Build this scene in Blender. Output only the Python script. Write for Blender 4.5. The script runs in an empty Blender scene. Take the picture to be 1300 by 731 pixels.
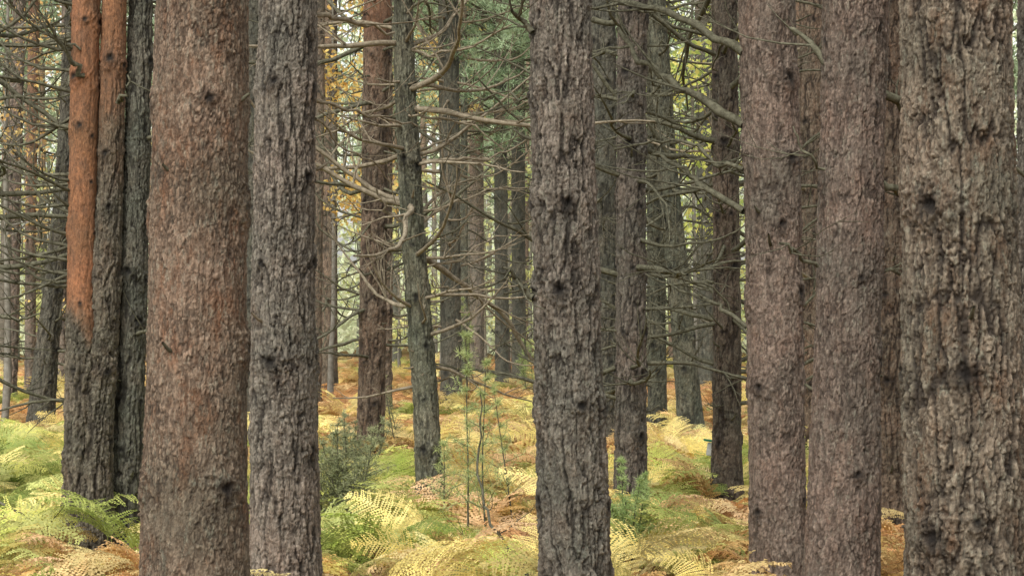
import bpy, math, random
import numpy as np
from mathutils import Vector
random.seed(7); rng=np.random.default_rng(7)
S=bpy.context.scene
CAMZ=1.6; F=2426.0; HY=430.0

# ------------------------------------------------------------ numpy noise
def _h(ix,iy,iz,seed):
    h=(ix*73856093)^(iy*19349663)^(iz*83492791)^(seed*2654435)
    h&=0x7fffffff
    h=((h^(h>>13))*1274126177)&0x7fffffff
    h=((h^(h>>15))*668265263)&0x7fffffff
    return h^(h>>12)
def vnoise(P,seed=0):
    i=np.floor(P).astype(np.int64); f=P-i; f=f*f*(3-2*f)
    r=0
    for dx in (0,1):
        wx=f[:,0] if dx else 1-f[:,0]
        for dy in (0,1):
            wy=f[:,1] if dy else 1-f[:,1]
            for dz in (0,1):
                wz=f[:,2] if dz else 1-f[:,2]
                r=r+wx*wy*wz*((_h(i[:,0]+dx,i[:,1]+dy,i[:,2]+dz,seed)&0xffff)/65535.0)
    return r*2-1
def fbm(P,seed=0,o=3):
    r=0;a=1.0;t=0
    for k in range(o):
        r=r+a*vnoise(P*(2.03**k),seed+k); t+=a; a*=.5
    return r/t
def cells(P,seed=0):
    i=np.floor(P).astype(np.int64); n=len(P)
    F1=np.full(n,9.0);F2=np.full(n,9.0);ID=np.zeros(n)
    for dx in (-1,0,1):
        for dy in (-1,0,1):
            for dz in (-1,0,1):
                a=i[:,0]+dx;b=i[:,1]+dy;c=i[:,2]+dz
                h=_h(a,b,c,seed)
                px=a+(h&1023)/1023.;py=b+((h>>10)&1023)/1023.;pz=c+((h>>20)&1023)/1023.
                d=(px-P[:,0])**2+(py-P[:,1])**2+(pz-P[:,2])**2
                m=d<F1
                F2=np.where(m,F1,np.minimum(F2,d))
                ID=np.where(m,((h*7919)&4095)/4095.,ID)
                F1=np.where(m,d,F1)
    return np.sqrt(F1),np.sqrt(F2),ID
def sstep(a,b,x):
    t=np.clip((x-a)/(b-a),0,1); return t*t*(3-2*t)

def gz(x,y):
    x=np.asarray(x,float);y=np.asarray(y,float)
    P=np.stack([x*.16,y*.16,x*0],-1).reshape(-1,3)
    n=vnoise(P,91).reshape(x.shape)*.10
    P2=np.stack([x*.7,y*.7,x*0],-1).reshape(-1,3)
    n=n+vnoise(P2,93).reshape(x.shape)*.03
    return 0.5*sstep(18,40,y)+0.5*sstep(60,140,y)+n*sstep(4,10,np.abs(y)+4)
def gz1(x,y): return float(gz(np.array([x]),np.array([y]))[0])
def W(px,py,d): return np.array([(px-650)/F*d, d, CAMZ+(HY-py)/F*d])

# ------------------------------------------------------------ mesh helper
def mesh_from(name,V,Fc,mat=None,smooth=False,attrs=None,fcol=None):
    me=bpy.data.meshes.new(name)
    V=np.asarray(V,dtype=np.float32).reshape(-1,3)
    Fc=np.asarray(Fc,dtype=np.int32); k=Fc.shape[1]
    me.vertices.add(len(V)); me.vertices.foreach_set("co",V.ravel())
    me.loops.add(Fc.size); me.loops.foreach_set("vertex_index",Fc.ravel())
    me.polygons.add(len(Fc)); me.polygons.foreach_set("loop_start",np.arange(0,Fc.size,k,dtype=np.int32))
    if smooth: me.polygons.foreach_set("use_smooth",np.ones(len(Fc),dtype=bool))
    me.update(calc_edges=True)
    if attrs:
        for a,v in attrs.items():
            at=me.attributes.new(a,'FLOAT','POINT'); at.data.foreach_set("value",np.asarray(v,dtype=np.float32))
    if fcol is not None:
        at=me.attributes.new("Col",'FLOAT_COLOR','FACE')
        c=np.ones((len(Fc),4),dtype=np.float32); c[:,:3]=fcol
        at.data.foreach_set("color",c.ravel())
    if mat: me.materials.append(mat)
    return me
def obj(name,me,parent=None,loc=(0,0,0),rot=None,scale=None):
    o=bpy.data.objects.new(name,me); S.collection.objects.link(o)
    o.location=loc
    if rot: o.rotation_euler=rot
    if scale: o.scale=scale
    if parent: o.parent=parent
    return o
def empty(name,loc):
    e=bpy.data.objects.new(name,None); e.empty_display_size=.3; S.collection.objects.link(e); e.location=loc; return e

# ------------------------------------------------------------ materials
def newmat(name):
    m=bpy.data.materials.new(name); m.use_nodes=True
    nt=m.node_tree; nt.nodes.clear(); return m,nt
class N:
    def __init__(s,nt): s.nt=nt
    def n(s,t,**k):
        x=s.nt.nodes.new(t)
        for a,b in k.items(): setattr(x,a,b)
        return x
    def l(s,a,b): s.nt.links.new(a,b)
    def attr(s,name): x=s.n('ShaderNodeAttribute'); x.attribute_name=name; return x
    def mix(s,fac,a,b,mode='MIX'):
        x=s.n('ShaderNodeMix',data_type='RGBA',blend_type=mode)
        for sock,v in ((x.inputs[0],fac),(x.inputs[6],a),(x.inputs[7],b)):
            if hasattr(v,'links'): s.l(v,sock)
            elif isinstance(v,(int,float)): sock.default_value=v
            else: sock.default_value=(*v,1) if len(v)==3 else v
        return x.outputs[2]
    def math(s,op,a,b=0.5,clamp=False):
        x=s.n('ShaderNodeMath',operation=op,use_clamp=clamp)
        for i,v in enumerate((a,b)):
            if hasattr(v,'links'): s.l(v,x.inputs[i])
            else: x.inputs[i].default_value=v
        return x.outputs[0]
    def noise(s,vec,scale,detail=4,rough=.6):
        x=s.n('ShaderNodeTexNoise'); x.inputs['Scale'].default_value=scale
        x.inputs['Detail'].default_value=detail; x.inputs['Roughness'].default_value=rough
        if vec is not None: s.l(vec,x.inputs['Vector'])
        return x.outputs['Fac']
    def ramp(s,fac,a,b):
        x=s.n('ShaderNodeMapRange'); x.inputs[1].default_value=a; x.inputs[2].default_value=b
        s.l(fac,x.inputs[0]); return x.outputs[0]

def bark_mat(name,c1,c2,crack,orange=(.26,.130,.075),haze=0.0,lich=.25,rustk=.45):
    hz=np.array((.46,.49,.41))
    f=lambda c: tuple(np.array(c)*(1-haze)+hz*haze)  # distance haze is painted into the bark colours, no volume
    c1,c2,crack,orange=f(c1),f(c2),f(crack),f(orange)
    m,nt=newmat(name); q=N(nt)
    geo=q.n('ShaderNodeNewGeometry').outputs['Position']
    mp=q.n('ShaderNodeMapping'); mp.inputs['Scale'].default_value=(1,1,.42); q.l(geo,mp.inputs[0])
    fine=q.noise(mp.outputs[0],75,4,.8); med=q.noise(mp.outputs[0],15,4,.75); big=q.noise(geo,1.7,2)
    cell=q.attr('cell').outputs['Fac']; ck=q.attr('crack').outputs['Fac']
    kn=q.attr('knot').outputs['Fac']; og=q.attr('orange').outputs['Fac']
    a=q.math('ADD',q.math('MULTIPLY',cell,.70),q.math('MULTIPLY',med,.65))
    base=q.mix(q.ramp(a,.32,.95),c1,c2)
    rust=q.ramp(q.noise(mp.outputs[0],9,4,.75),.50,.66)
    base=q.mix(q.math('MULTIPLY',rust,rustk),base,tuple(np.array(c1)*np.array((1.5,1.0,.70))))
    lichf=q.ramp(q.noise(mp.outputs[0],34,4,.8),.54,.64)
    base=q.mix(q.math('MULTIPLY',lichf,lich),base,f((.25,.26,.22)))
    ogc=q.mix(q.ramp(med,.3,.7),orange,tuple(np.array(orange)*np.array((.50,.60,.75))))
    base=q.mix(og,base,ogc)
    g=q.ramp(fine,.3,.7)
    base=q.mix(1.0,base,q.mix(g,(.40,.40,.40),(1.5,1.48,1.44)),'MULTIPLY')
    base=q.mix(1.0,base,q.mix(q.ramp(big,.3,.7),(.72,.79,.75),(1.18,1.11,1.05)),'MULTIPLY')
    base=q.mix(q.math('SUBTRACT',1.0,ck),base,crack)
    base=q.mix(kn,base,tuple(np.array(crack)*.5))
    b=q.n('ShaderNodeBump'); b.inputs['Strength'].default_value=1.0; b.inputs['Distance'].default_value=.008
    q.l(fine,b.inputs['Height'])
    p=q.n('ShaderNodeBsdfPrincipled'); p.inputs['Roughness'].default_value=.85
    p.inputs['Specular IOR Level'].default_value=.3
    q.l(base,p.inputs['Base Color']); q.l(b.outputs[0],p.inputs['Normal'])
    o=q.n('ShaderNodeOutputMaterial'); q.l(p.outputs[0],o.inputs[0]); return m
def simple_bark(name,c1,c2,scale=20,col=False):
    m,nt=newmat(name); q=N(nt)
    geo=q.n('ShaderNodeNewGeometry').outputs['Position']
    n1=q.noise(geo,scale,3,.7)
    base=q.mix(q.ramp(n1,.3,.7),c1,c2)
    if col: 
        base=q.mix(1.0,q.attr('Col').outputs['Color'],q.mix(q.ramp(n1,.3,.7),(.6,.6,.6),(1.3,1.3,1.3)),'MULTIPLY')
    p=q.n('ShaderNodeBsdfDiffuse')
    q.l(base,p.inputs['Color']); o=q.n('ShaderNodeOutputMaterial'); q.l(p.outputs[0],o.inputs[0]); return m
def leaf_mat(name,c1=None,c2=None,use_col=False,trans=.35):
    m,nt=newmat(name); q=N(nt)
    if use_col: base=q.attr('Col').outputs['Color']
    else:
        oi=q.n('ShaderNodeObjectInfo').outputs['Random']
        geo=q.n('ShaderNodeNewGeometry').outputs['Position']
        nn=q.noise(geo,7,2,.7)
        base=q.mix(q.ramp(q.math('ADD',q.math('MULTIPLY',oi,.6),q.math('MULTIPLY',nn,.8)),.35,.95),c1,c2)
        base=q.mix(1.0,base,q.attr('Col').outputs['Color'],'MULTIPLY')
    d=q.n('ShaderNodeBsdfDiffuse')
    t=q.n('ShaderNodeBsdfTranslucent'); q.l(base,d.inputs['Color']); q.l(base,t.inputs[0])
    x=q.n('ShaderNodeMixShader'); x.inputs[0].default_value=trans
    q.l(d.outputs[0],x.inputs[1]); q.l(t.outputs[0],x.inputs[2])
    o=q.n('ShaderNodeOutputMaterial'); q.l(x.outputs[0],o.inputs[0]); return m

# ------------------------------------------------------------ trunk builder
def trunk(d,pts,H,pw=.030,ph=.085,amp=.010,og=(99,100),seed=1,knots=(),flare=.25,nknots=True,fs=1.0):
    pts=sorted(pts,key=lambda p:-p[0])
    zs=np.array([CAMZ+(HY-p[0])/F*d for p in pts]); xs=np.array([(p[1]-650)/F*d for p in pts]); rs=np.array([p[2]/F*d/2 for p in pts])
    sl=(xs[-1]-xs[-2])/max(zs[-1]-zs[-2],.1)
    bx=xs[0]; g=gz1(bx,d)
    zt=zs[-1]; Htop=g+H
    zs=np.append(zs,[zt+2,Htop]); xs=np.append(xs,[xs[-1]+sl*1.6,xs[-1]+sl*2.2]); rs=np.append(rs,[rs[-1]*.93,.03])
    sp=max(.0038,1.35/F*d)
    lo=max(g-.15,CAMZ-301/F*d-.4); hi=min(CAMZ+HY/F*d+.4,Htop-1)
    Z=np.concatenate([np.arange(g-.25,lo,.08) if lo>g-.2 else np.array([]),np.arange(lo,hi,sp*1.2),np.arange(hi,Htop+.2,.2)])
    rm=rs[0]; nth=int(2*math.pi*rm/sp)
    th=np.linspace(0,2*math.pi,nth,endpoint=False)
    ZZ,TT=np.meshgrid(Z,th,indexing='ij'); z=ZZ.ravel();t=TT.ravel()
    c=np.interp(z,zs,xs); r=np.interp(z,zs,rs)
    cy=d+.03*np.sin(z*.9+seed)+0*z
    r=r*(1+flare*np.exp(-np.clip(z-g,0,9)/.16)*(1+.35*np.cos(t*4+seed))+.05*np.exp(-np.clip(z-g,0,9)/.7))
    Q=np.stack([np.cos(t)*rm,np.sin(t)*rm,z],-1)+seed*3.71
    k1=.45/pw; SC=np.array([1,1,.55])
    wv=np.stack([fbm(Q*SC*k1,seed+11,3),fbm(Q*SC*k1,seed+12,3),fbm(Q*k1,seed+13,3)],-1)
    jag=np.stack([vnoise(Q*[160,160,110],seed+81),vnoise(Q*[160,160,110],seed+82),vnoise(Q*[140,140,140],seed+83)],-1)
    Qw=Q+wv*pw*np.array([.7,.7,2.0])+jag*pw*np.array([.13,.13,.35])
    n1=fbm(Qw/np.array([pw*1.9,pw*1.9,ph*4.2]),seed+40,2)
    wid=.08+.12*(fbm(Q*[6,6,3],seed+41,2)+.5)
    fis=sstep(.0,1,np.abs(n1)/np.clip(wid,.05,.3)); fis=1-(1-fis)*fs
    A=Qw/np.array([pw,pw,ph]); f1,f2,idn=cells(A,seed)
    mk=sstep(-.3,.3,fbm(Q*9,seed+60,2))
    ck=1-(1-sstep(.0,.12+.16*mk,f2-f1))*(.4+.6*mk)
    B=Qw/np.array([pw*.42,pw*.42,ph*.28]); g1,g2,id2=cells(B,seed+5)
    ck2=1-(1-sstep(.0,.22,g2-g1))*(1-.5*mk)
    low=fbm(Q*np.array([4,4,1.6]),seed+20,3); hf=vnoise(Q*np.array([150,150,80]),seed+70)
    dsp=amp*((fis-1)*1.15+(ck-1)*.60+(idn-.5)*.9+(ck2-1)*.22+(id2-.5)*.65+hf*.25)+low*rm*.07
    og_a=sstep(og[0],og[1],z+.35*fbm(Q*3,seed+30,2)+ .12*low)
    dsp=dsp*(1-.7*og_a)
    crack=np.clip(.12+.88*fis,0,1)*np.clip(.28+.72*ck,0,1)*np.clip(.62+.38*ck2,0,1); crack=crack+(1-crack)*.6*og_a
    kn=np.zeros_like(z); R=random.Random(seed)
    K=list(knots)
    if nknots:
        zz=g+.5+R.random()*.5
        while zz<hi:
            a0=R.random()*6.28; n=R.choice([2,3,3,4])
            for k in range(n): K.append((zz+R.uniform(-.05,.05),a0+k*6.28/n+R.uniform(-.5,.5),R.uniform(.014,.040)*min(1,rm/.13),))
            zz+=R.uniform(.34,.68)
    for (kz,ka,ks) in K:
        m=np.abs(z-kz)<ks*6
        dt=(t[m]-ka+math.pi)%(2*math.pi)-math.pi
        ux=dt*r[m]; uz=z[m]-kz
        nn=1+.8*fbm(Q[m]*45,seed+3,3)
        dd=np.sqrt((ux/1.05)**2+(uz/(.95))**2)/ks*nn
        bump=np.exp(-(dd/2.0)**2)*ks*.7-np.exp(-(dd/.75)**2)*ks*.8
        dsp[m]+=bump
        kn[m]=np.maximum(kn[m],np.exp(-(dd/1.15)**2)*.92+.35*np.exp(-(((ux/ks)**2+((uz+ks*1.5)/ks/2)**2)))*.9)
    rr=r+dsp
    V=np.stack([c+np.cos(t)*rr,cy+np.sin(t)*rr,z],-1)
    nz=len(Z); i=np.arange(nz-1)[:,None]*nth; j=np.arange(nth)[None,:]; j2=(j+1)%nth
    Fc=np.stack([i+j,i+j2,i+nth+j2,i+nth+j],-1).reshape(-1,4)
    at=dict(crack=crack,cell=idn*.5+id2*.5,knot=np.clip(kn,0,1),orange=og_a)
    cf=lambda zq:(float(np.interp(zq,zs,xs)),d+.03*math.sin(zq*.9+seed),float(np.interp(zq,zs,rs)))
    return V,Fc,at,cf,g,Htop

# ------------------------------------------------------------ branch tubes
class Tubes:
    def __init__(s): s.V=[];s.F=[];s.n=0
    def tube(s,pts,r0,r1,sides=5):
        pts=[np.asarray(p,float) for p in pts]; n=len(pts)
        for i,p in enumerate(pts):
            a=pts[min(i+1,n-1)]-pts[max(i-1,0)]; a=a/(math.sqrt(a@a)+1e-9)
            if abs(a[2])<.9: u=np.array((a[1],-a[0],0.))
            else: u=np.array((0.,a[2],-a[1]))
            u/=math.sqrt(u@u); v=np.array((a[1]*u[2]-a[2]*u[1],a[2]*u[0]-a[0]*u[2],a[0]*u[1]-a[1]*u[0]))
            r=r0+(r1-r0)*i/(n-1); r*=1+.12*random.uniform(-1,1)
            for k in range(sides):
                th=2*math.pi*k/sides; s.V.append(p+u*math.cos(th)*r+v*math.sin(th)*r)
            if i<n-1:
                b=s.n+i*sides
                for k in range(sides): s.F.append((b+k,b+(k+1)%sides,b+sides+(k+1)%sides,b+sides+k))
        s.n+=n*sides
    def branch(s,p,az,el,L,r,curl=0.0,twigs=4,depth=0):
        n=max(4,int(L/.14)); st=L/n; pts=[np.array(p,float)]; e=el;a=az
        for i in range(n):
            a+=random.gauss(0,.13); e+=curl/n+random.gauss(0,.12)
            pts.append(pts[-1]+st*np.array([math.cos(e)*math.cos(a),math.cos(e)*math.sin(a),math.sin(e)]))
        s.tube(pts,r,r*.28,5 if depth==0 else 3)
        if depth<2:
            for k in range(twigs):
                i=random.randint(max(1,n//4),n-1)
                s.branch(pts[i],a+random.choice([-1,1])*random.uniform(.4,1.1),e+random.uniform(-.4,.5),L*random.uniform(.2,.5)*(1.1-i/n*.5),max(.0028,r*.5*(1-.5*i/n)),curl*.6,random.choice([0,1,2]) if depth==0 else 0,depth+1)
    def path(s,pts,r0,r1,twigs=3,jit=.012):
        P=[np.asarray(p,float) for p in pts]; out=[]
        for a,b in zip(P[:-1],P[1:]):
            for k in range(4):
                t=k/4; out.append(a+(b-a)*t+np.array([random.gauss(0,jit) for _ in range(3)])*(0 if (k==0 and not out) else 1))
        out.append(P[-1]); s.tube(out,r0,r1,6)
        for k in range(twigs):
            i=random.randint(2,len(out)-2); dv=out[i+1]-out[i-1]
            s.branch(out[i],math.atan2(dv[1],dv[0])+random.choice([-1,1])*random.uniform(.3,1),random.uniform(-.4,.7),random.uniform(.25,.8),r0*.4,.3,1,1)
    def mesh(s,name,mat,off=(0,0,0)): return mesh_from(name,np.array(s.V)-np.array(off),s.F,mat,True)

# ------------------------------------------------------------ pine crowns
def tufts(P,per,size,width,spread=1.0):
    n=len(P); P=np.repeat(P,per,0); D=rng.normal(size=(n*per,3)); D[:,2]+=.25; D/=np.linalg.norm(D,axis=1)[:,None]
    U=np.cross(D,rng.normal(size=D.shape)); U/=np.linalg.norm(U,axis=1)[:,None]
    L=size*rng.uniform(.6,1.2,(len(D),1))
    o=P+D*rng.uniform(0,.3,(len(D),1))*size
    V=np.stack([o-U*width/2,o+U*width/2,o+D*L],1).reshape(-1,3)
    return V,np.arange(len(V)).reshape(-1,3)
def crown_mesh(name,seed,mat_n,mat_b,h=6.5,R=1.9,nl=26,PER=7,q3=3,b=1.):
    random.seed(seed); P=[]; T=Tubes()
    for k in range(nl):
        z=h*(k/nl)**.9; az=k*2.4+random.random(); L=R*(1-.75*(z/h)**1.5)*random.uniform(.6,1.15)*(.6+.4*min(1,z/1.5))
        e=random.uniform(-.1,.5); p=np.array([0,0,z]); pts=[p]; a=az
        for i in range(7):
            a+=random.gauss(0,.12); e+=random.gauss(.02,.1)
            pts.append(pts[-1]+L/7*np.array([math.cos(e)*math.cos(a),math.cos(e)*math.sin(a),math.sin(e)]))
            if i>2:
                for q in range(q3): P.append(pts[-1]+np.array([random.gauss(0,.18),random.gauss(0,.18),random.gauss(.02,.10)]))
        T.tube(pts,.028,.008,4)
    V,Fc=tufts(np.array(P),PER,.18,.022)
    me=mesh_from(name,V,Fc,mat_n,False,fcol=None)
    c=np.repeat(rng.uniform(0,1,(len(P),1)),PER,0); c2=np.clip(c+rng.normal(0,.12,c.shape),0,1)
    col=(np.array((.10,.15,.08))*(1-c2)+np.array((.31,.39,.25))*c2)*b
    at=me.attributes.new("Col",'FLOAT_COLOR','FACE'); cc=np.ones((len(Fc),4),np.float32); cc[:,:3]=col; at.data.foreach_set("color",cc.ravel())
    return me,T.mesh(name+"_limbs",mat_b)
M_need=leaf_mat("pine_needles",use_col=True,trans=.3)
M_dead=simple_bark("dead_branch_bark",(.045,.043,.030),(.15,.145,.105),30)
M_dead2=simple_bark("weathered_branch_bark",(.12,.10,.07),(.30,.26,.195),30)
crowns=[crown_mesh("crown_needles",s,M_need,M_dead,nl=22,PER=6) for s in (3,4,5)]
crown_full=crown_mesh("crown_needles_full",9,M_need,M_dead,8.0,2.7,70,14,5,1.5)

# ------------------------------------------------------------ trees
def pal(a,b,c,k=.47): return tuple(tuple(np.array(v)*k) for v in (a,b))+(tuple(np.array(c)*.45),)
GREY=pal((.188,.160,.140),(.52,.46,.41),(.028,.022,.017))
PINK=pal((.228,.168,.143),(.50,.40,.35),(.040,.027,.020))
BRWN=pal((.215,.142,.100),(.46,.355,.28),(.034,.022,.015))
DARK=pal((.100,.094,.076),(.27,.26,.22),(.022,.019,.014))
GREEN=pal((.125,.130,.092),(.34,.345,.27),(.028,.027,.020))
TR=[
 (8.0,[(731,247,134),(400,250,124),(0,255,117)],BRWN,dict(seed=1,pw=.018,ph=.038,amp=.0060,lich=.45,rustk=.6,fs=.4,k=1.2)),
 (11.0,[(731,362,89),(350,360,80),(0,365,74)],GREY,dict(seed=2,pw=.025,ph=.065,amp=.0105)),
 (10.5,[(731,731,88),(400,719,84),(0,711,78)],GREY,dict(seed=3,pw=.027,ph=.085,amp=.0130,lich=.4)),
 (11.5,[(731,986,70),(300,982,72),(0,976,74)],PINK,dict(seed=4,pw=.020,ph=.050,amp=.0080,fs=.6)),
 (10.0,[(731,1066,92),(350,1078,82),(0,1090,84)],PINK,dict(seed=5,pw=.021,ph=.050,amp=.0085,lich=.35,fs=.6,k=.93)),
 (6.5,[(731,1224,150),(350,1222,146),(0,1217,140)],pal((.160,.120,.090),(.44,.37,.30),(.028,.019,.014)),dict(seed=6,pw=.024,ph=.070,amp=.0105,lich=.5,rustk=.6,k=.94)),
 (9.0,[(731,1336,90),(0,1338,86)],GREY,dict(seed=7,pw=.025,ph=.08,amp=.012)),
 (14.6,[(695,158,46),(450,167,38),(200,174,33),(0,177,31)],DARK,dict(seed=9,amp=.011,lich=.5,br=10,k=1.3)),
 (26.8,[(575,50,36),(430,62,28),(250,78,22),(0,92,20)],DARK,dict(seed=10,br=56)),
 (21.6,[(610,470,34),(400,473,34),(0,478,34)],BRWN,dict(seed=11,og=(4.0,6.0),br=50,k=.9)),
 (30,[(560,489,18),(0,488,20)],BRWN,dict(seed=12,br=30,haze=.02)),
 (16.0,[(670,548,37),(500,540,32),(300,524,30),(120,514,27),(0,511,26)],GREEN,dict(seed=13,br=56,amp=.009,lich=.5,fs=.7,k=1.15)),
 (35,[(505,573,26),(0,569,26)],DARK,dict(seed=14,br=70,haze=.05,cr=1,crz=6.7)),
 (38,[(492,418,22),(0,416,22)],BRWN,dict(seed=15,br=36,haze=.04)),
 (16.5,[(665,800,41),(350,801,38),(0,804,38)],GREY,dict(seed=17,br=38,amp=.011,k=.85)),
 (24,[(590,768,33),(0,766,33)],DARK,dict(seed=18,br=24,haze=.02)),
 (28,[(560,834,25),(0,832,23)],GREEN,dict(seed=19,br=44,haze=.02)),
 (27,[(570,879,33),(400,866,29),(200,846,26),(0,834,25)],GREEN,dict(seed=20,br=64,haze=.02)),
 (18.5,[(640,923,38),(300,922,34),(0,921,33)],pal((.15,.112,.088),(.33,.275,.225),(.03,.02,.014)),dict(seed=21,br=60)),
 (22,[(600,1030,32),(0,1032,30)],BRWN,dict(seed=22,br=16,og=(5.5,9))),
 (15.5,[(688,1128,44),(0,1128,40)],BRWN,dict(seed=23,br=12,k=.85)),
 (26,[(580,1148,26),(0,1148,26)],PINK,dict(seed=24,br=12,og=(1.5,4))),
 (34,[(505,13,17),(0,22,17)],PINK,dict(seed=25,br=26,haze=.03)),
 (36,[(500,38,14),(0,40,14)],PINK,dict(seed=26,br=26,og=(2,5),haze=.04)),
 (40,[(490,78,12),(0,82,12)],PINK,dict(seed=27,br=14,haze=.05)),
 (50,[(478,606,18),(0,604,18)],PINK,dict(seed=28,br=44,haze=.11,og=(4,9),cr=1,crz=7.2)),
 (44,[(482,637,17),(0,635,17)],DARK,dict(seed=29,br=40,haze=.09,cr=1,crz=6.4)),
 (46,[(480,659,18),(0,657,18)],DARK,dict(seed=30,br=36,haze=.09,cr=1,crz=7.2)),
 (40,[(495,896,20),(0,893,20)],DARK,dict(seed=31,br=40,haze=.06,cr=1,crz=6.9)),
 (42,[(488,590,10),(0,588,9)],GREEN,dict(seed=32,br=14,haze=.06,cr=1,crz=5.7)),
 (33,[(515,400,16),(0,404,16)],BRWN,dict(seed=33,br=5,haze=.06)),
 (44,[(488,1010,18),(0,1011,18)],BRWN,dict(seed=34,br=6,haze=.1)),
 (30,[(530,320,22),(0,320,22)],DARK,dict(seed=35,br=8,haze=.03)),
 (37,[(500,745,20),(0,745,20)],PINK,dict(seed=36,br=8,haze=.06)),
 (17,[(640,-40,40),(0,-30,36)],DARK,dict(seed=37,br=70)),
 (7.0,[(731,-190,120),(0,-190,112)],GREY,dict(seed=38)),
 (12.0,[(731,1440,85),(0,1440,80)],PINK,dict(seed=39)),
]
for d,pts,pl,o in TR:
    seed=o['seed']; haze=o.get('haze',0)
    V,Fc,at,cf,g,Ht=trunk(d,pts,random.Random(seed).uniform(14.5,17.5),o.get('pw',.028),o.get('ph',.08),o.get('amp',.011),o.get('og',(7.5,10)),seed,fs=o.get('fs',1.))
    bx,by,_=cf(g); e=empty("pine_tree",(bx,by,g)); off=np.array([bx,by,g])
    j=(1+.10*random.Random(seed+50).uniform(-1,1))*o.get('k',1)
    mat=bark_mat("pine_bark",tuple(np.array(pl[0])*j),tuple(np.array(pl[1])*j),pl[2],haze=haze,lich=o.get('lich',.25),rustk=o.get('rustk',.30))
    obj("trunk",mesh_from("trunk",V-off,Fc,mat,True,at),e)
    random.seed(seed*13+1)
    cn,cl=crown_full if o.get('cr') else crowns[seed%3]
    cz=o.get('crz',Ht-6.3-(0 if d<33 else random.uniform(.5,1.6))); cx,cy_,_=cf(cz)
    r=(0,0,random.random()*6.28); sc=random.uniform(.85,1.1)
    obj("crown_foliage",cn,e,(cx-bx,cy_-by,cz-g),r,(sc,sc,1)); obj("crown_limbs",cl,e,(cx-bx,cy_-by,cz-g),r,(sc,sc,1))
    T=Tubes(); nb=o.get('br',0)
    zmax=min(CAMZ+HY/F*d+.6,Ht-6)
    if nb:
        z=g+1.0+random.random()*.4
        per=nb/max(1,(zmax-z)/.36)
        while z<zmax:
            k0=random.random()*6.28; n=int(per)+(random.random()<per%1)
            for k in range(n):
                zz=z+random.uniform(-.12,.12); x,y,rr=cf(zz); az=k0+k*6.28/max(n,1)+random.uniform(-.5,.5)
                L=random.choice([.15,.5,1.0,1.5,1.9,2.4])*random.uniform(.7,1.15)*(.5+.5*min(1,(zz-g)/2.6))
                T.branch((x+math.cos(az)*rr*.8,y+math.sin(az)*rr*.8,zz),az,random.uniform(-.40,.25),L,.008+.0095*L,random.uniform(-.2,1.1),random.choice([3,4,5,6,7]))
            z+=random.uniform(.28,.44)
    for k in range(5):
        zz=random.uniform(max(g+.4,CAMZ-290/F*d),zmax); x,y,rr=cf(zz); az=random.random()*6.28
        a=np.array([x+math.cos(az)*rr*.85,y+math.sin(az)*rr*.85,zz]); L=random.uniform(.04,.12)
        T.tube([a,a+L*np.array([math.cos(az)*.6,math.sin(az)*.6,.2]),a+L*1.6*np.array([math.cos(az)*.7,math.sin(az)*.7,.35])],.013,.006)
    ex={
     4:[([W(945,66,11.5),W(895,38,11.7),W(850,14,11.9),W(790,2,12.2),W(740,-14,12.4)],.030,.016),
        ([W(945,158,11.5),W(905,134,11.7),W(850,100,11.9),W(815,80,12.1),W(785,35,12.3)],.032,.015),
        ([W(945,268,11.5),W(900,240,11.7),W(870,215,11.8),W(830,196,12.1)],.023,.010),
        ([W(945,215,11.5),W(905,205,11.7),W(880,180,11.8),W(830,178,12.1),W(780,190,12.3)],.015,.006),
        ([W(948,415,11.5),W(915,385,11.7),W(880,372,11.8),W(820,348,12.1)],.015,.006)],
     5:[([W(1054,80,10.),W(1035,62,10.1),W(1005,35,10.2)],.020,.012),([W(1122,118,10),W(1146,138,10.1),W(1162,146,10.1)],.026,.018),
        ([W(1120,232,10),W(1140,242,10.1),W(1160,256,10.1)],.022,.014),([W(1115,338,10),W(1145,350,10.1)],.014,.008),
        ([W(1048,215,9.9),W(1022,188,9.8),W(1008,160,9.8)],.009,.004),([W(1038,338,9.9),W(1012,324,9.8),W(990,309,9.7)],.012,.008)],
     3:[([W(678,378,10.4),W(655,358,10.4),W(638,340,10.3)],.022,.008),([W(676,40,10.4),W(662,24,10.4),W(650,12,10.3)],.020,.009),
        ([W(678,128,10.5),W(640,118,10.7),W(600,130,10.9)],.009,.003)],
     2:[([W(398,126,11),W(440,138,11.2),W(490,152,11.4),W(530,160,11.6)],.012,.005),([W(400,18,11),W(450,28,11.2),W(500,40,11.4)],.017,.008),
        ([W(400,150,11),W(430,180,11.2),W(470,200,11.4),W(500,235,11.6)],.008,.003)],
     13:[([W(527,208,16),W(580,200,16.1),W(620,204,16.2),W(668,178,16.4)],.016,.006),([W(524,290,16),W(560,262,16.1),W(620,240,16.2),W(670,238,16.4)],.014,.006),
        ([W(530,340,16),W(580,330,16.1),W(630,300,16.2),W(672,298,16.2)],.012,.005),([W(512,60,16),W(545,68,15.8),W(600,60,15.6),(W(650,30,15.4))],.015,.006),
        ([W(520,290,16),W(490,268,15.9),W(478,240,15.8)],.016,.008),([W(515,140,16),W(560,150,16),W(600,158,16),W(640,190,16)],.014,.006)],
     17:[([W(805,345,16.5),W(850,352,16.6),W(905,362,16.7),W(940,410,16.8)],.015,.006),([W(805,190,16.5),W(770,182,16.4),W(750,200,16.2)],.01,.004)],
    }.get(seed,[])
    for P_,r0,r1 in ex: T.path(P_,r0,r1,5 if seed in (4,13,17) else 3)
    if T.n: obj("dead_branches",T.mesh("dead_branches",M_dead2 if seed in (2,14,22,28,13) else M_dead,off),e)

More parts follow.
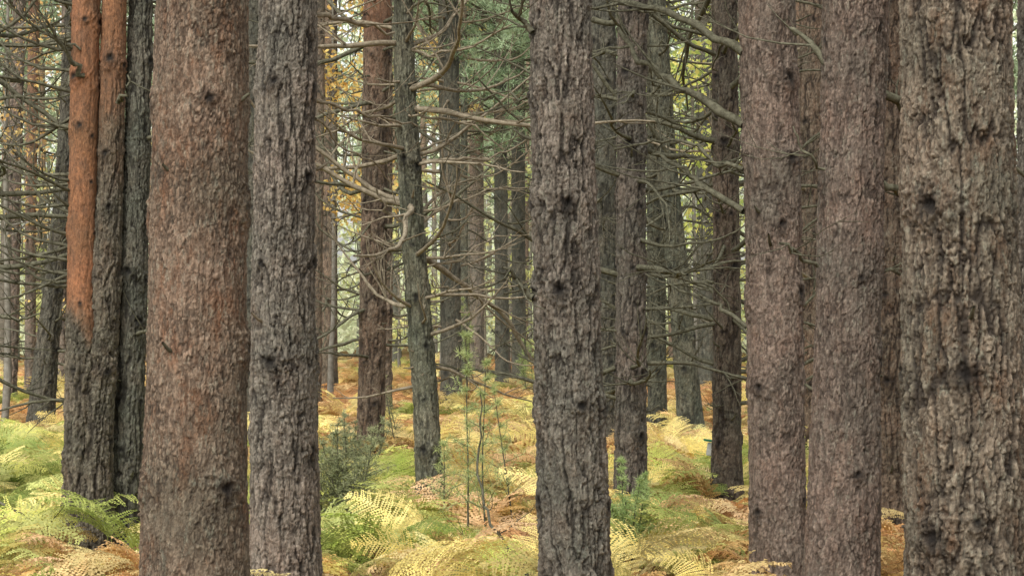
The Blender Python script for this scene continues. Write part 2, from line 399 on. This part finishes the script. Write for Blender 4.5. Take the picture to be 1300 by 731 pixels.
# forked pine with bare orange upper stem (left)
d=14.4
V,Fc,at,cf,g,Ht=trunk(d,[(700,100,42),(560,104,39),(400,105,40),(380,104,36),(0,106,35)],15.5,seed=41,og=(1.75,2.0),amp=.013,pw=.028)
V2,F2_,at2,cf2,g2,Ht2=trunk(d+.03,[(700,121,48),(560,122,44),(400,131,42),(200,138,35),(0,142,31)],14.5,seed=42,og=(2.4,4.0),amp=.014,pw=.028)
e=empty("pine_tree",(cf(g)[0],d,g)); off=np.array([cf(g)[0],d,g])
mat=bark_mat("forked_pine_bark",(.072,.060,.047),(.185,.16,.13),(.018,.014,.010),orange=(.34,.150,.075))
obj("left_stem",mesh_from("left_stem",V-off,Fc,mat,True,at),e); obj("right_stem",mesh_from("right_stem",V2-off,F2_,mat,True,at2),e)
T=Tubes(); random.seed(5)
T.path([W(105,95,14.3),W(90,75,14.2),W(65,40,14.0),W(45,15,13.9)],.022,.008,3)
T.path([W(100,62,14.3),W(70,48,14.2),W(48,42,14.1)],.010,.005,2)
T.path([W(148,130,14.3),W(158,118,14.2),W(165,90,14.2)],.018,.008,1)
for k in range(34):
    z=random.uniform(1.9,4.6); T.branch((cf(z)[0]-.05,d,z),math.pi+random.uniform(-.9,.9),random.uniform(-.4,.3),random.uniform(.3,1.5),.015,random.uniform(.2,1.2),4)
obj("dead_branches",T.mesh("dead_branches",M_dead,off),e)
for cn,cl,xx in ((crowns[0][0],crowns[0][1],cf(9)[0]),):
    obj("crown_foliage",cn,e,(xx-off[0],0,8.6)); obj("crown_limbs",cl,e,(xx-off[0],0,8.6))

# ------------------------------------------------------------ distant stand of trunks
random.seed(99)
HAZE_PAINT=np.array((.50,.52,.42))  # pale haze colour painted into the distant trunks
V=[];Fq=[];C=[];n=0
CR=[]
for k in range(180):
    y=random.uniform(50,125); x=random.uniform(-.36,.36)*y
    t=(x/y)*F+650
    if 420<t<450 and random.random()<.9: continue
    r=random.uniform(.10,.19); H=random.uniform(14,18); g=gz1(x,y); lean=random.gauss(0,.012)
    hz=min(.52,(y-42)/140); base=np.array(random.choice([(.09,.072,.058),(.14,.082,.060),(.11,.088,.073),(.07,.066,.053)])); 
    zs=[-.2,.15,.6,2,4,6,8,11,H]
    for i,z in enumerate(zs):
        rr=r*(1.35 if i==0 else 1.15 if i==1 else 1-.6*z/H)
        for s in range(9):
            a=s*6.283/9; V.append((x+lean*z+math.cos(a)*rr,y+math.sin(a)*rr,g+z))
        if i<len(zs)-1:
            b=n+i*9
            for s in range(9):
                Fq.append((b+s,b+(s+1)%9,b+9+(s+1)%9,b+9+s))
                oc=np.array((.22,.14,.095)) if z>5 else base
                C.append(oc*(1-hz)+HAZE_PAINT*hz)  # trunk colour lightened with distance to imitate haze
    n+=len(zs)*9
    CR.append((x+lean*9,y,g+H-random.uniform(6.5,9.8),hz))
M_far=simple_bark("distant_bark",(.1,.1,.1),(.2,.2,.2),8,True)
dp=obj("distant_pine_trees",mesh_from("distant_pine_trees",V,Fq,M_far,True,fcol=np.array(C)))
PP=[];PC=[]
for x,y,z,hz in CR:
    m=68
    a=rng.uniform(0,6.28,m); zz=rng.uniform(0,8,m); rr=rng.uniform(.3,2.3,m)*(1-.09*zz)
    c=np.stack([x+np.cos(a)*rr,y+np.sin(a)*rr,z+zz],-1)
    PP.append(np.repeat(c,4,0)+rng.normal(0,.22,(m*4,3))*np.array([1,1,.5]))
    t=np.repeat(rng.uniform(0,1,(m,1)),4,0)
    col=(np.array((.14,.20,.11))*(1-t)+np.array((.38,.47,.29))*t)
    PC.append(col*(1-hz)+np.array((.60,.69,.50))*hz)  # needle colour also paled with distance, standing in for haze
PP=np.concatenate(PP);PC=np.concatenate(PC)
Vv,Ff=tufts(PP,4,.34,.09)
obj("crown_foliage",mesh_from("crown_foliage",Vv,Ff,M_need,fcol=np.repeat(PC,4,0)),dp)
T=Tubes()
for x,y,z,hz in CR:
    if y>85: continue
    for k in range(9):
        T.branch((x,y,random.uniform(2,8)),random.random()*6.28,random.uniform(-.2,.4),random.uniform(.6,2.0),.020,random.uniform(-.3,.5),3)
obj("dead_branches",T.mesh("dead_branches",simple_bark("haze_tinted_branch_bark",(.12,.12,.09),(.25,.24,.19),12)),dp)  # lighter branch colours, haze painted in

# ------------------------------------------------------------ broadleaf trees (autumn)
M_leaf=leaf_mat("autumn_leaves",use_col=True,trans=.45)
M_bb=simple_bark("smooth_bark",(.12,.11,.09),(.24,.23,.2),10)
def broadleaf(px,d,z0,z1,R,cols,n=900,size=.07,haze=0.,seed=1):
    random.seed(seed); r=np.random.default_rng(seed)
    x=(px-650)/F*d; g=gz1(x,d); e=empty("broadleaf_tree",(x,d,g)); T=Tubes()
    T.path([(0,0,-.2),(.05,0,(z0-g)*.6),(0,.1,z1-g)],.07,.02,0,.02); cl=[]
    for k in range(26):
        z=random.uniform(z0-g-.3,z1-g); a=random.random()*6.28; L=R*random.uniform(.4,1.0); el=random.uniform(0,.6)
        p=np.array([0,0,z]); q=p+L*np.array([math.cos(a)*math.cos(el),math.sin(a)*math.cos(el),math.sin(el)])
        T.path([p,(p+q)/2+np.array([0,0,.08]),q],.016,.004,2); cl+= [p+(q-p)*t for t in (.45,.6,.8,.95,1.05)]
    obj("trunk_and_limbs",T.mesh("trunk_and_limbs",M_bb),e)
    cl=np.array(cl); P=cl[r.integers(0,len(cl),n)]+r.normal(0,.24,(n,3))*np.array([1,1,.6])
    D=r.normal(size=(n,3));D/=np.linalg.norm(D,axis=1)[:,None];U=np.cross(D,r.normal(size=(n,3)));U/=np.linalg.norm(U,axis=1)[:,None]
    s=size*r.uniform(.6,1.2,(n,1))
    V=np.stack([P-D*s,P+U*s*.55,P+D*s,P-U*s*.55],1).reshape(-1,3)
    cols=np.array(cols); t=r.uniform(0,1,(n,1)); i=r.integers(0,len(cols),n); i2=r.integers(0,len(cols),n)
    C=cols[i]*t+cols[i2]*(1-t); C=C*(1-haze)+np.array((.75,.76,.52))*haze  # leaf colour blended towards pale yellow as painted haze
    obj("leaves",mesh_from("leaves",V,np.arange(n*4).reshape(-1,4),M_leaf,fcol=C),e)
YEL=[(.85,.66,.20),(.85,.55,.16),(.72,.64,.28),(.75,.47,.14)]
YG=[(.62,.66,.18),(.42,.54,.15),(.72,.64,.20)]
OR=[(.64,.40,.15),(.62,.48,.20),(.46,.31,.15)]
broadleaf(420,34,3.8,8.5,1.5,YEL,2400,.06,.08,1)
broadleaf(330,40,4,9,1.6,YEL,1600,.07,.1,2)
broadleaf(5,28,3.2,7,1.5,OR,1500,.045,.05,3)
broadleaf(560,48,7,10.5,1.3,YEL,1500,.08,.15,4)
broadleaf(880,33,2.6,7.5,1.5,YG,2800,.065,.05,5)
broadleaf(150,36,2.2,6,1.4,YEL,1300,.06,.1,6)
broadleaf(505,56,1.5,6,2.2,YG,2000,.09,.35,7)
broadleaf(690,60,1.5,7,2.4,YG,1800,.09,.35,8)
broadleaf(950,55,1.5,7,2.4,YG,2200,.09,.3,9)
broadleaf(1145,45,2,8,2.0,YG,1600,.08,.25,10)
broadleaf(60,58,1.5,7,2.6,YG,2400,.09,.35,11)

# far woodland edge (one mass)
r=np.random.default_rng(21); n=2300
y=r.uniform(85,150,n); x=r.uniform(-.42,.42,n)*y; z=r.uniform(0.5,20,n)
dens=vnoise(np.stack([x*.16,y*.05,z*.2],-1),5)
k=dens+(z-7)*.05>-.05; c=np.stack([x,y,z],-1)[k]
y2=r.uniform(95,150,1300); c=np.concatenate([c,np.stack([r.uniform(-.42,.42,1300)*y2,y2,r.uniform(.6,5.5,1300)],-1)])
P=np.repeat(c,16,0)+r.normal(0,.9,(len(c)*16,3))*np.array([1,1,.7])
t=np.repeat(r.uniform(0,1,(len(c),1)),16,0)
C=np.array((.62,.71,.48))*(1-t)+np.array((.88,.90,.66))*t  # foliage kept pale so the colour itself carries the haze
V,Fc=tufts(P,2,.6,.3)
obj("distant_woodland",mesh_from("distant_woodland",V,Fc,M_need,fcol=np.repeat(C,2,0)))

# ------------------------------------------------------------ ground
ys=np.concatenate([np.linspace(-60,2,20),np.linspace(2.4,45,170),np.linspace(46,140,80),np.linspace(160,900,12)])
xs=np.concatenate([np.linspace(-700,-32,14),np.linspace(-30,30,200),np.linspace(32,700,14)])
X,Y=np.meshgrid(xs,ys); Zg=gz(X,Y)
V=np.stack([X,Y,Zg],-1).reshape(-1,3); nx=len(xs)
i=(np.arange(len(ys)-1)[:,None]*nx+np.arange(nx-1)[None,:]).ravel()
Fg=np.stack([i,i+1,i+nx+1,i+nx],-1)
m,nt=newmat("forest_floor"); q=N(nt); geo=q.n('ShaderNodeNewGeometry').outputs['Position']
a=q.noise(geo,.8,4,.6); b=q.noise(geo,18,4,.75)
col=q.mix(q.ramp(b,.35,.7),(.055,.034,.018),(.30,.19,.10)); col=q.mix(q.math('MULTIPLY',q.ramp(a,.45,.65),.5),col,(.16,.15,.06))
p=q.n('ShaderNodeBsdfDiffuse'); q.l(col,p.inputs['Color'])
o_=q.n('ShaderNodeOutputMaterial'); q.l(p.outputs[0],o_.inputs[0])
obj("ground",mesh_from("ground",V,Fg,m,True))

# ------------------------------------------------------------ bracken
def fern_mesh(name,mat,seed,nf=5,L=.75,H=1.0,wilt=0.):
    R=random.Random(seed); V=[];Fc=[];CT=[]
    tint=[1,1,1]
    def quad(a,b,c,d_,k=1.):
        n=len(V); V.extend([a,b,c,d_]); Fc.append((n,n+1,n+2,n+3)); CT.append((tint[0]*k,tint[1]*k,tint[2]*k))
    for f in range(nf):
        b_=R.uniform(.52,1.15); tint=[b_*R.uniform(.97,1.12),b_,b_*R.uniform(.72,1.05)]
        az=f*6.283/nf+R.uniform(-.6,.6); el=R.uniform(.95,1.35)*H; l=L*R.uniform(.6,1.15); n=15; st=l/n
        p=np.array([R.uniform(-.08,.08),R.uniform(-.08,.08),0.]); bend=R.uniform(1.2,2.2)+wilt; roll=R.uniform(-.7,.7); tw=R.uniform(-.05,.05)
        for i in range(n):
            t=i/n; e=el-bend*sstep(.12,.85,t)-wilt*.4*t; a=az+tw*i
            dv=np.array([math.cos(e)*math.cos(a),math.cos(e)*math.sin(a),math.sin(e)])
            side=np.array([-math.sin(a),math.cos(a),0.]); up=np.cross(dv,side)*-1
            if up[2]<0: up=-up
            side=side*math.cos(roll)+up*math.sin(roll); up=np.cross(dv,side); 
            if up[2]<0: up=-up
            q_=p+dv*st; wd=.005*(1-t)+.001; quad(p-side*wd,p+side*wd,q_+side*wd*.9,q_-side*wd*.9,.7)
            if t>.26:
                u=(t-.26)/.74; pl=.42*l*(1-u)**.85*(.6+.4*min(1,u*6))+.02
                for sg in (-1,1):
                    pd=side*sg*.88+dv*.45; pd=pd+np.array([R.uniform(-.14,.14)]*3); kb=R.uniform(.8,1.12)
                    m=max(3,int(pl/.024)); pp=p.copy(); droop=-.5-wilt*.9+R.uniform(-.6,.2)
                    ps=pl/m
                    for k in range(m):
                        s=k/m; pdir=pd+up*droop*s*s; pdir/=np.linalg.norm(pdir)
                        pn=np.cross(pdir,up); pn/=np.linalg.norm(pn)
                        ll=.046*(1-s*.78)*(1-.3*u)*R.uniform(.75,1.15)
                        for s2 in (-1,1):
                            tip=pp+pn*s2*ll+pdir*ll*.35+up*R.uniform(-.014,.010)*(1+2*wilt)
                            mid=pp+pn*s2*ll*.5
                            quad(pp-pdir*ps*.10,mid-pdir*ps*.46+up*.002,tip,mid+pdir*ps*.62,kb)
                        pp=pp+pdir*ps
            p=q_
    return bpy.data.objects.new(name,mesh_from(name,np.array(V),Fc,mat,fcol=np.array(CT)))
MF=[leaf_mat("bracken_green",(.30,.41,.11),(.66,.70,.27),trans=.42),
    leaf_mat("bracken_yellow",(.68,.60,.22),(.97,.89,.48),trans=.42),
    leaf_mat("bracken_tan",(.68,.45,.20),(.95,.74,.44),trans=.38),
    leaf_mat("bracken_rust",(.46,.25,.11),(.76,.48,.26),trans=.38)]
col=bpy.data.collections.new("bracken_kinds"); k=0
for mi_,mt in enumerate(MF):
    for v in range(3):
        o=fern_mesh("bracken_%02d"%k,mt,k+10,5,1.05 if mi_<2 else .95,1.0,.0 if mi_<2 else .3 if mi_==2 else .42); col.objects.link(o); k+=1
r=np.random.default_rng(4)
pts=[]
for (y0,y1,dn) in ((9,14,5.8),(14,24,5.6),(24,40,4.0),(40,75,2.4)):
    w1=.30*y1+2; A=(y1-y0)*2*w1; n=int(A*dn); yy=r.uniform(y0,y1,n); xx=r.uniform(-w1,w1,n)
    kk=np.abs(xx)<.30*yy+2; pts.append(np.stack([xx[kk],yy[kk]],-1))
pts=np.concatenate(pts); x=pts[:,0];y=pts[:,1]
cl=vnoise(np.stack([x*.5,y*.5,x*0],-1),77); kp=(cl+.8*r.uniform(-.2,1,len(x))>-.22)
x=x[kp];y=y[kp];tx=x/y; n=len(x)
pat=fbm(np.stack([x*.6,y*.36,x*0],-1),33,3)*1.0+r.normal(0,.24,n)+.36*sstep(20,31,y)+.34*sstep(.07,.12,tx)*(1-sstep(15,17,y))-.22*sstep(.06,.1,tx)*sstep(16,19,y)*(1-sstep(26,30,y))-.24*(1-sstep(-.25,-.21,tx))*(1-sstep(24,28,y))+.02
kind=np.digitize(pat,[-.18,.10,.38])
idx=(kind*3+r.integers(0,3,n)).astype(np.int32)
me=bpy.data.meshes.new("bracken_ferns"); me.vertices.add(n)
me.vertices.foreach_set("co",np.stack([x,y,gz(x,y)-.03],-1).astype(np.float32).ravel())
at=me.attributes.new("idx",'INT','POINT'); at.data.foreach_set("value",idx)
at=me.attributes.new("rot",'FLOAT_VECTOR','POINT'); at.data.foreach_set("vector",np.stack([r.normal(0,.18,n),r.normal(0,.18,n),r.uniform(0,6.28,n)],-1).astype(np.float32).ravel())
sc=r.uniform(.5,1.05,n)*np.where(kind==3,.8,1)*np.where(y>24,.9,1)*np.where(y<12,.85,1)
at=me.attributes.new("scl",'FLOAT_VECTOR','POINT'); at.data.foreach_set("vector",np.stack([sc,sc,sc*.82],-1).astype(np.float32).ravel())
bo=obj("bracken_ferns",me)
ng=bpy.data.node_groups.new("scatter_bracken",'GeometryNodeTree')
ng.interface.new_socket("Geometry",in_out='INPUT',socket_type='NodeSocketGeometry'); ng.interface.new_socket("Geometry",in_out='OUTPUT',socket_type='NodeSocketGeometry')
gi=ng.nodes.new('NodeGroupInput');go=ng.nodes.new('NodeGroupOutput');ip=ng.nodes.new('GeometryNodeInstanceOnPoints');ci=ng.nodes.new('GeometryNodeCollectionInfo')
ci.inputs['Collection'].default_value=col; ci.inputs['Separate Children'].default_value=True; ci.inputs['Reset Children'].default_value=True
def na(nm,dt):
    a=ng.nodes.new('GeometryNodeInputNamedAttribute'); a.data_type=dt; a.inputs['Name'].default_value=nm; return a.outputs['Attribute']
ip.inputs['Pick Instance'].default_value=True
L=ng.links.new
L(gi.outputs[0],ip.inputs['Points']);L(ci.outputs[0],ip.inputs['Instance']);L(na("idx",'INT'),ip.inputs['Instance Index']);L(na("rot",'FLOAT_VECTOR'),ip.inputs['Rotation']);L(na("scl",'FLOAT_VECTOR'),ip.inputs['Scale']);L(ip.outputs[0],go.inputs[0])
md=bo.modifiers.new("scatter",'NODES'); md.node_group=ng

# ------------------------------------------------------------ junipers / seedlings
def shrub(name,px,d,h,R,nst,c1,c2,dens=1.,seed=1,nl=.035,upr=.35,side=4,per=6):
    random.seed(seed); x=(px-650)/F*d; g=gz1(x,d); e=empty(name,(x,d,g)); T=Tubes(); P=[]
    for s in range(nst):
        a=random.random()*6.28; lean=random.uniform(0,upr); p=np.array([random.gauss(0,R*.15),random.gauss(0,R*.15),-.03]); hh=h*random.uniform(.6,1.0); n=12; pts=[p]
        for i in range(n):
            a+=random.gauss(0,.2); pts.append(pts[-1]+hh/n*np.array([math.cos(a)*lean,math.sin(a)*lean,1.0]))
        T.tube(pts,.008,.003,4)
        for i in range(3,n+1):
            for k in range(side):
                az=random.random()*6.28; l=R*random.uniform(.3,.9)*(1.15-i/n); el=random.uniform(.1,.9); b=[pts[i]]
                for j in range(5):
                    az+=random.gauss(0,.15); el+=random.gauss(0,.15); b.append(b[-1]+l/5*np.array([math.cos(az)*math.cos(el),math.sin(az)*math.cos(el),math.sin(el)]))
                    for w in range(max(1,int(4*dens))): P.append(b[-1]-(b[-1]-b[-2])*random.random())
                T.tube(b,.003,.001,3)
    obj("stems",T.mesh("stems",M_dead),e); P=np.array(P); V,Fc=tufts(P,per,nl,.005)
    c=np.repeat(rng.uniform(0,1,(len(P),1)),per,0); C=np.array(c1)*(1-c)+np.array(c2)*c
    obj("needles",mesh_from("needles",V,Fc,M_need,fcol=C),e)
shrub("juniper_bush",430,15.2,.95,.55,12,(.16,.19,.10),(.42,.44,.25),.6,1,.03,.6,4,4)
shrub("juniper_bush",455,18.5,.8,.40,6,(.16,.18,.10),(.40,.42,.25),.5,2,.03,.5,3,4)
shrub("pine_sapling",605,14.0,1.9,.46,2,(.28,.36,.14),(.55,.60,.30),.6,3,.05,.14,3,5)
shrub("pine_sapling",568,15.2,1.2,.40,1,(.28,.36,.14),(.54,.58,.28),.6,4,.05,.2,3,4)
shrub("pine_sapling",645,16,1.3,.45,1,(.28,.36,.14),(.54,.58,.28),.6,5,.05,.2,3,4)
shrub("juniper_bush",790,13.2,.75,.28,5,(.26,.38,.14),(.5,.6,.28),.5,6,.04,.35,3,4)
shrub("pine_sapling",598,36,2.0,.5,2,(.35,.45,.18),(.55,.62,.28),.5,7,.07,.15,3,4)
shrub("juniper_bush",500,24,1.1,.5,4,(.18,.22,.11),(.4,.42,.22),.4,8,.04,.4,3,4)
shrub("pine_sapling",672,36,1.2,.5,3,(.3,.4,.17),(.5,.58,.25),.5,10,.06,.3,3,4)

random.seed(8)
def stick(pts,r0,r1):
    T=Tubes(); b=np.array(pts[0]); T.path([np.array(p)-b for p in pts],r0,r1,3,.01)
    obj("fallen_branch",T.mesh("fallen_branch",M_dead),None,tuple(b))
stick([W(672,735,11.6),W(640,690,12.),W(612,640,12.4),W(606,570,12.8),W(610,500,12.8)],.013,.005)
stick([W(-10,628,13.8),W(40,660,13.5),W(80,684,13.2)],.011,.005)
stick([W(660,700,12.9),W(630,712,12.8),W(598,726,12.6)],.009,.004)

# small marker box on a stake
d=18.9; x=(904-650)/F*d; g=gz1(x,d); e=empty("marker_post",(x,d,g)); 
import bmesh
def box(name,cx,cz,sx,sy,sz,mat,bev=.008,rot=0):
    b=bmesh.new(); bmesh.ops.create_cube(b,size=1); bmesh.ops.scale(b,vec=(sx,sy,sz),verts=b.verts); bmesh.ops.bevel(b,geom=b.edges[:],offset=bev,segments=2,affect='EDGES')
    me=bpy.data.meshes.new(name); b.to_mesh(me); b.free(); me.materials.append(mat); return obj(name,me,e,(cx,0,cz),(0,rot,0))
mg=simple_bark("weathered_board",(.30,.31,.29),(.5,.51,.48),25); mgg=simple_bark("green_cap",(.03,.16,.09),(.05,.22,.12),20)
zc=CAMZ+(HY-570)/F*d-g
box("stake",0,zc/2-.12,.035,.035,zc+.1,M_dead); box("board",0,zc,.11,.05,.13,mg,.006,.15); box("cap",-.01,zc+.085,.15,.10,.02,mgg,.005,.15)

# ------------------------------------------------------------ light, sky, camera
w=bpy.data.worlds.new("World"); S.world=w; w.use_nodes=True; nt=w.node_tree; nt.nodes.clear(); q=N(nt)
sky=q.n('ShaderNodeTexSky',sky_type='NISHITA'); sky.sun_disc=False
EL=math.radians(50); AZ=math.radians(205)
sky.sun_elevation=EL; sky.sun_rotation=AZ; sky.air_density=1; sky.dust_density=4
hs=q.n('ShaderNodeHueSaturation'); hs.inputs['Saturation'].default_value=.12; hs.inputs['Value'].default_value=2.2; q.l(sky.outputs[0],hs.inputs['Color'])
warm=q.mix(1.0,hs.outputs[0],(1.0,.985,.93),'MULTIPLY')
bg=q.n('ShaderNodeBackground'); bg.inputs[1].default_value=.15; q.l(warm,bg.inputs[0]); o_=q.n('ShaderNodeOutputWorld'); q.l(bg.outputs[0],o_.inputs[0])
sl=bpy.data.lights.new("sun",'SUN'); sl.energy=1.5; sl.angle=math.radians(12); sl.color=(1,.94,.85)
so=obj("sun",sl); dv=Vector((math.sin(AZ)*math.cos(EL),math.cos(AZ)*math.cos(EL),math.sin(EL)))
so.rotation_euler=dv.to_track_quat('Z','Y').to_euler(); so.location=(0,0,30)
cam=bpy.data.cameras.new("camera"); cam.lens=36*F/1300; cam.clip_end=2000; cam.clip_start=.1
co=obj("camera",cam); co.location=(0,0,CAMZ); co.rotation_euler=(math.radians(90)+math.atan((HY-365.5)/F),0,0)
S.camera=co
S.view_settings.view_transform='Standard'; S.view_settings.look='None'; S.view_settings.exposure=0
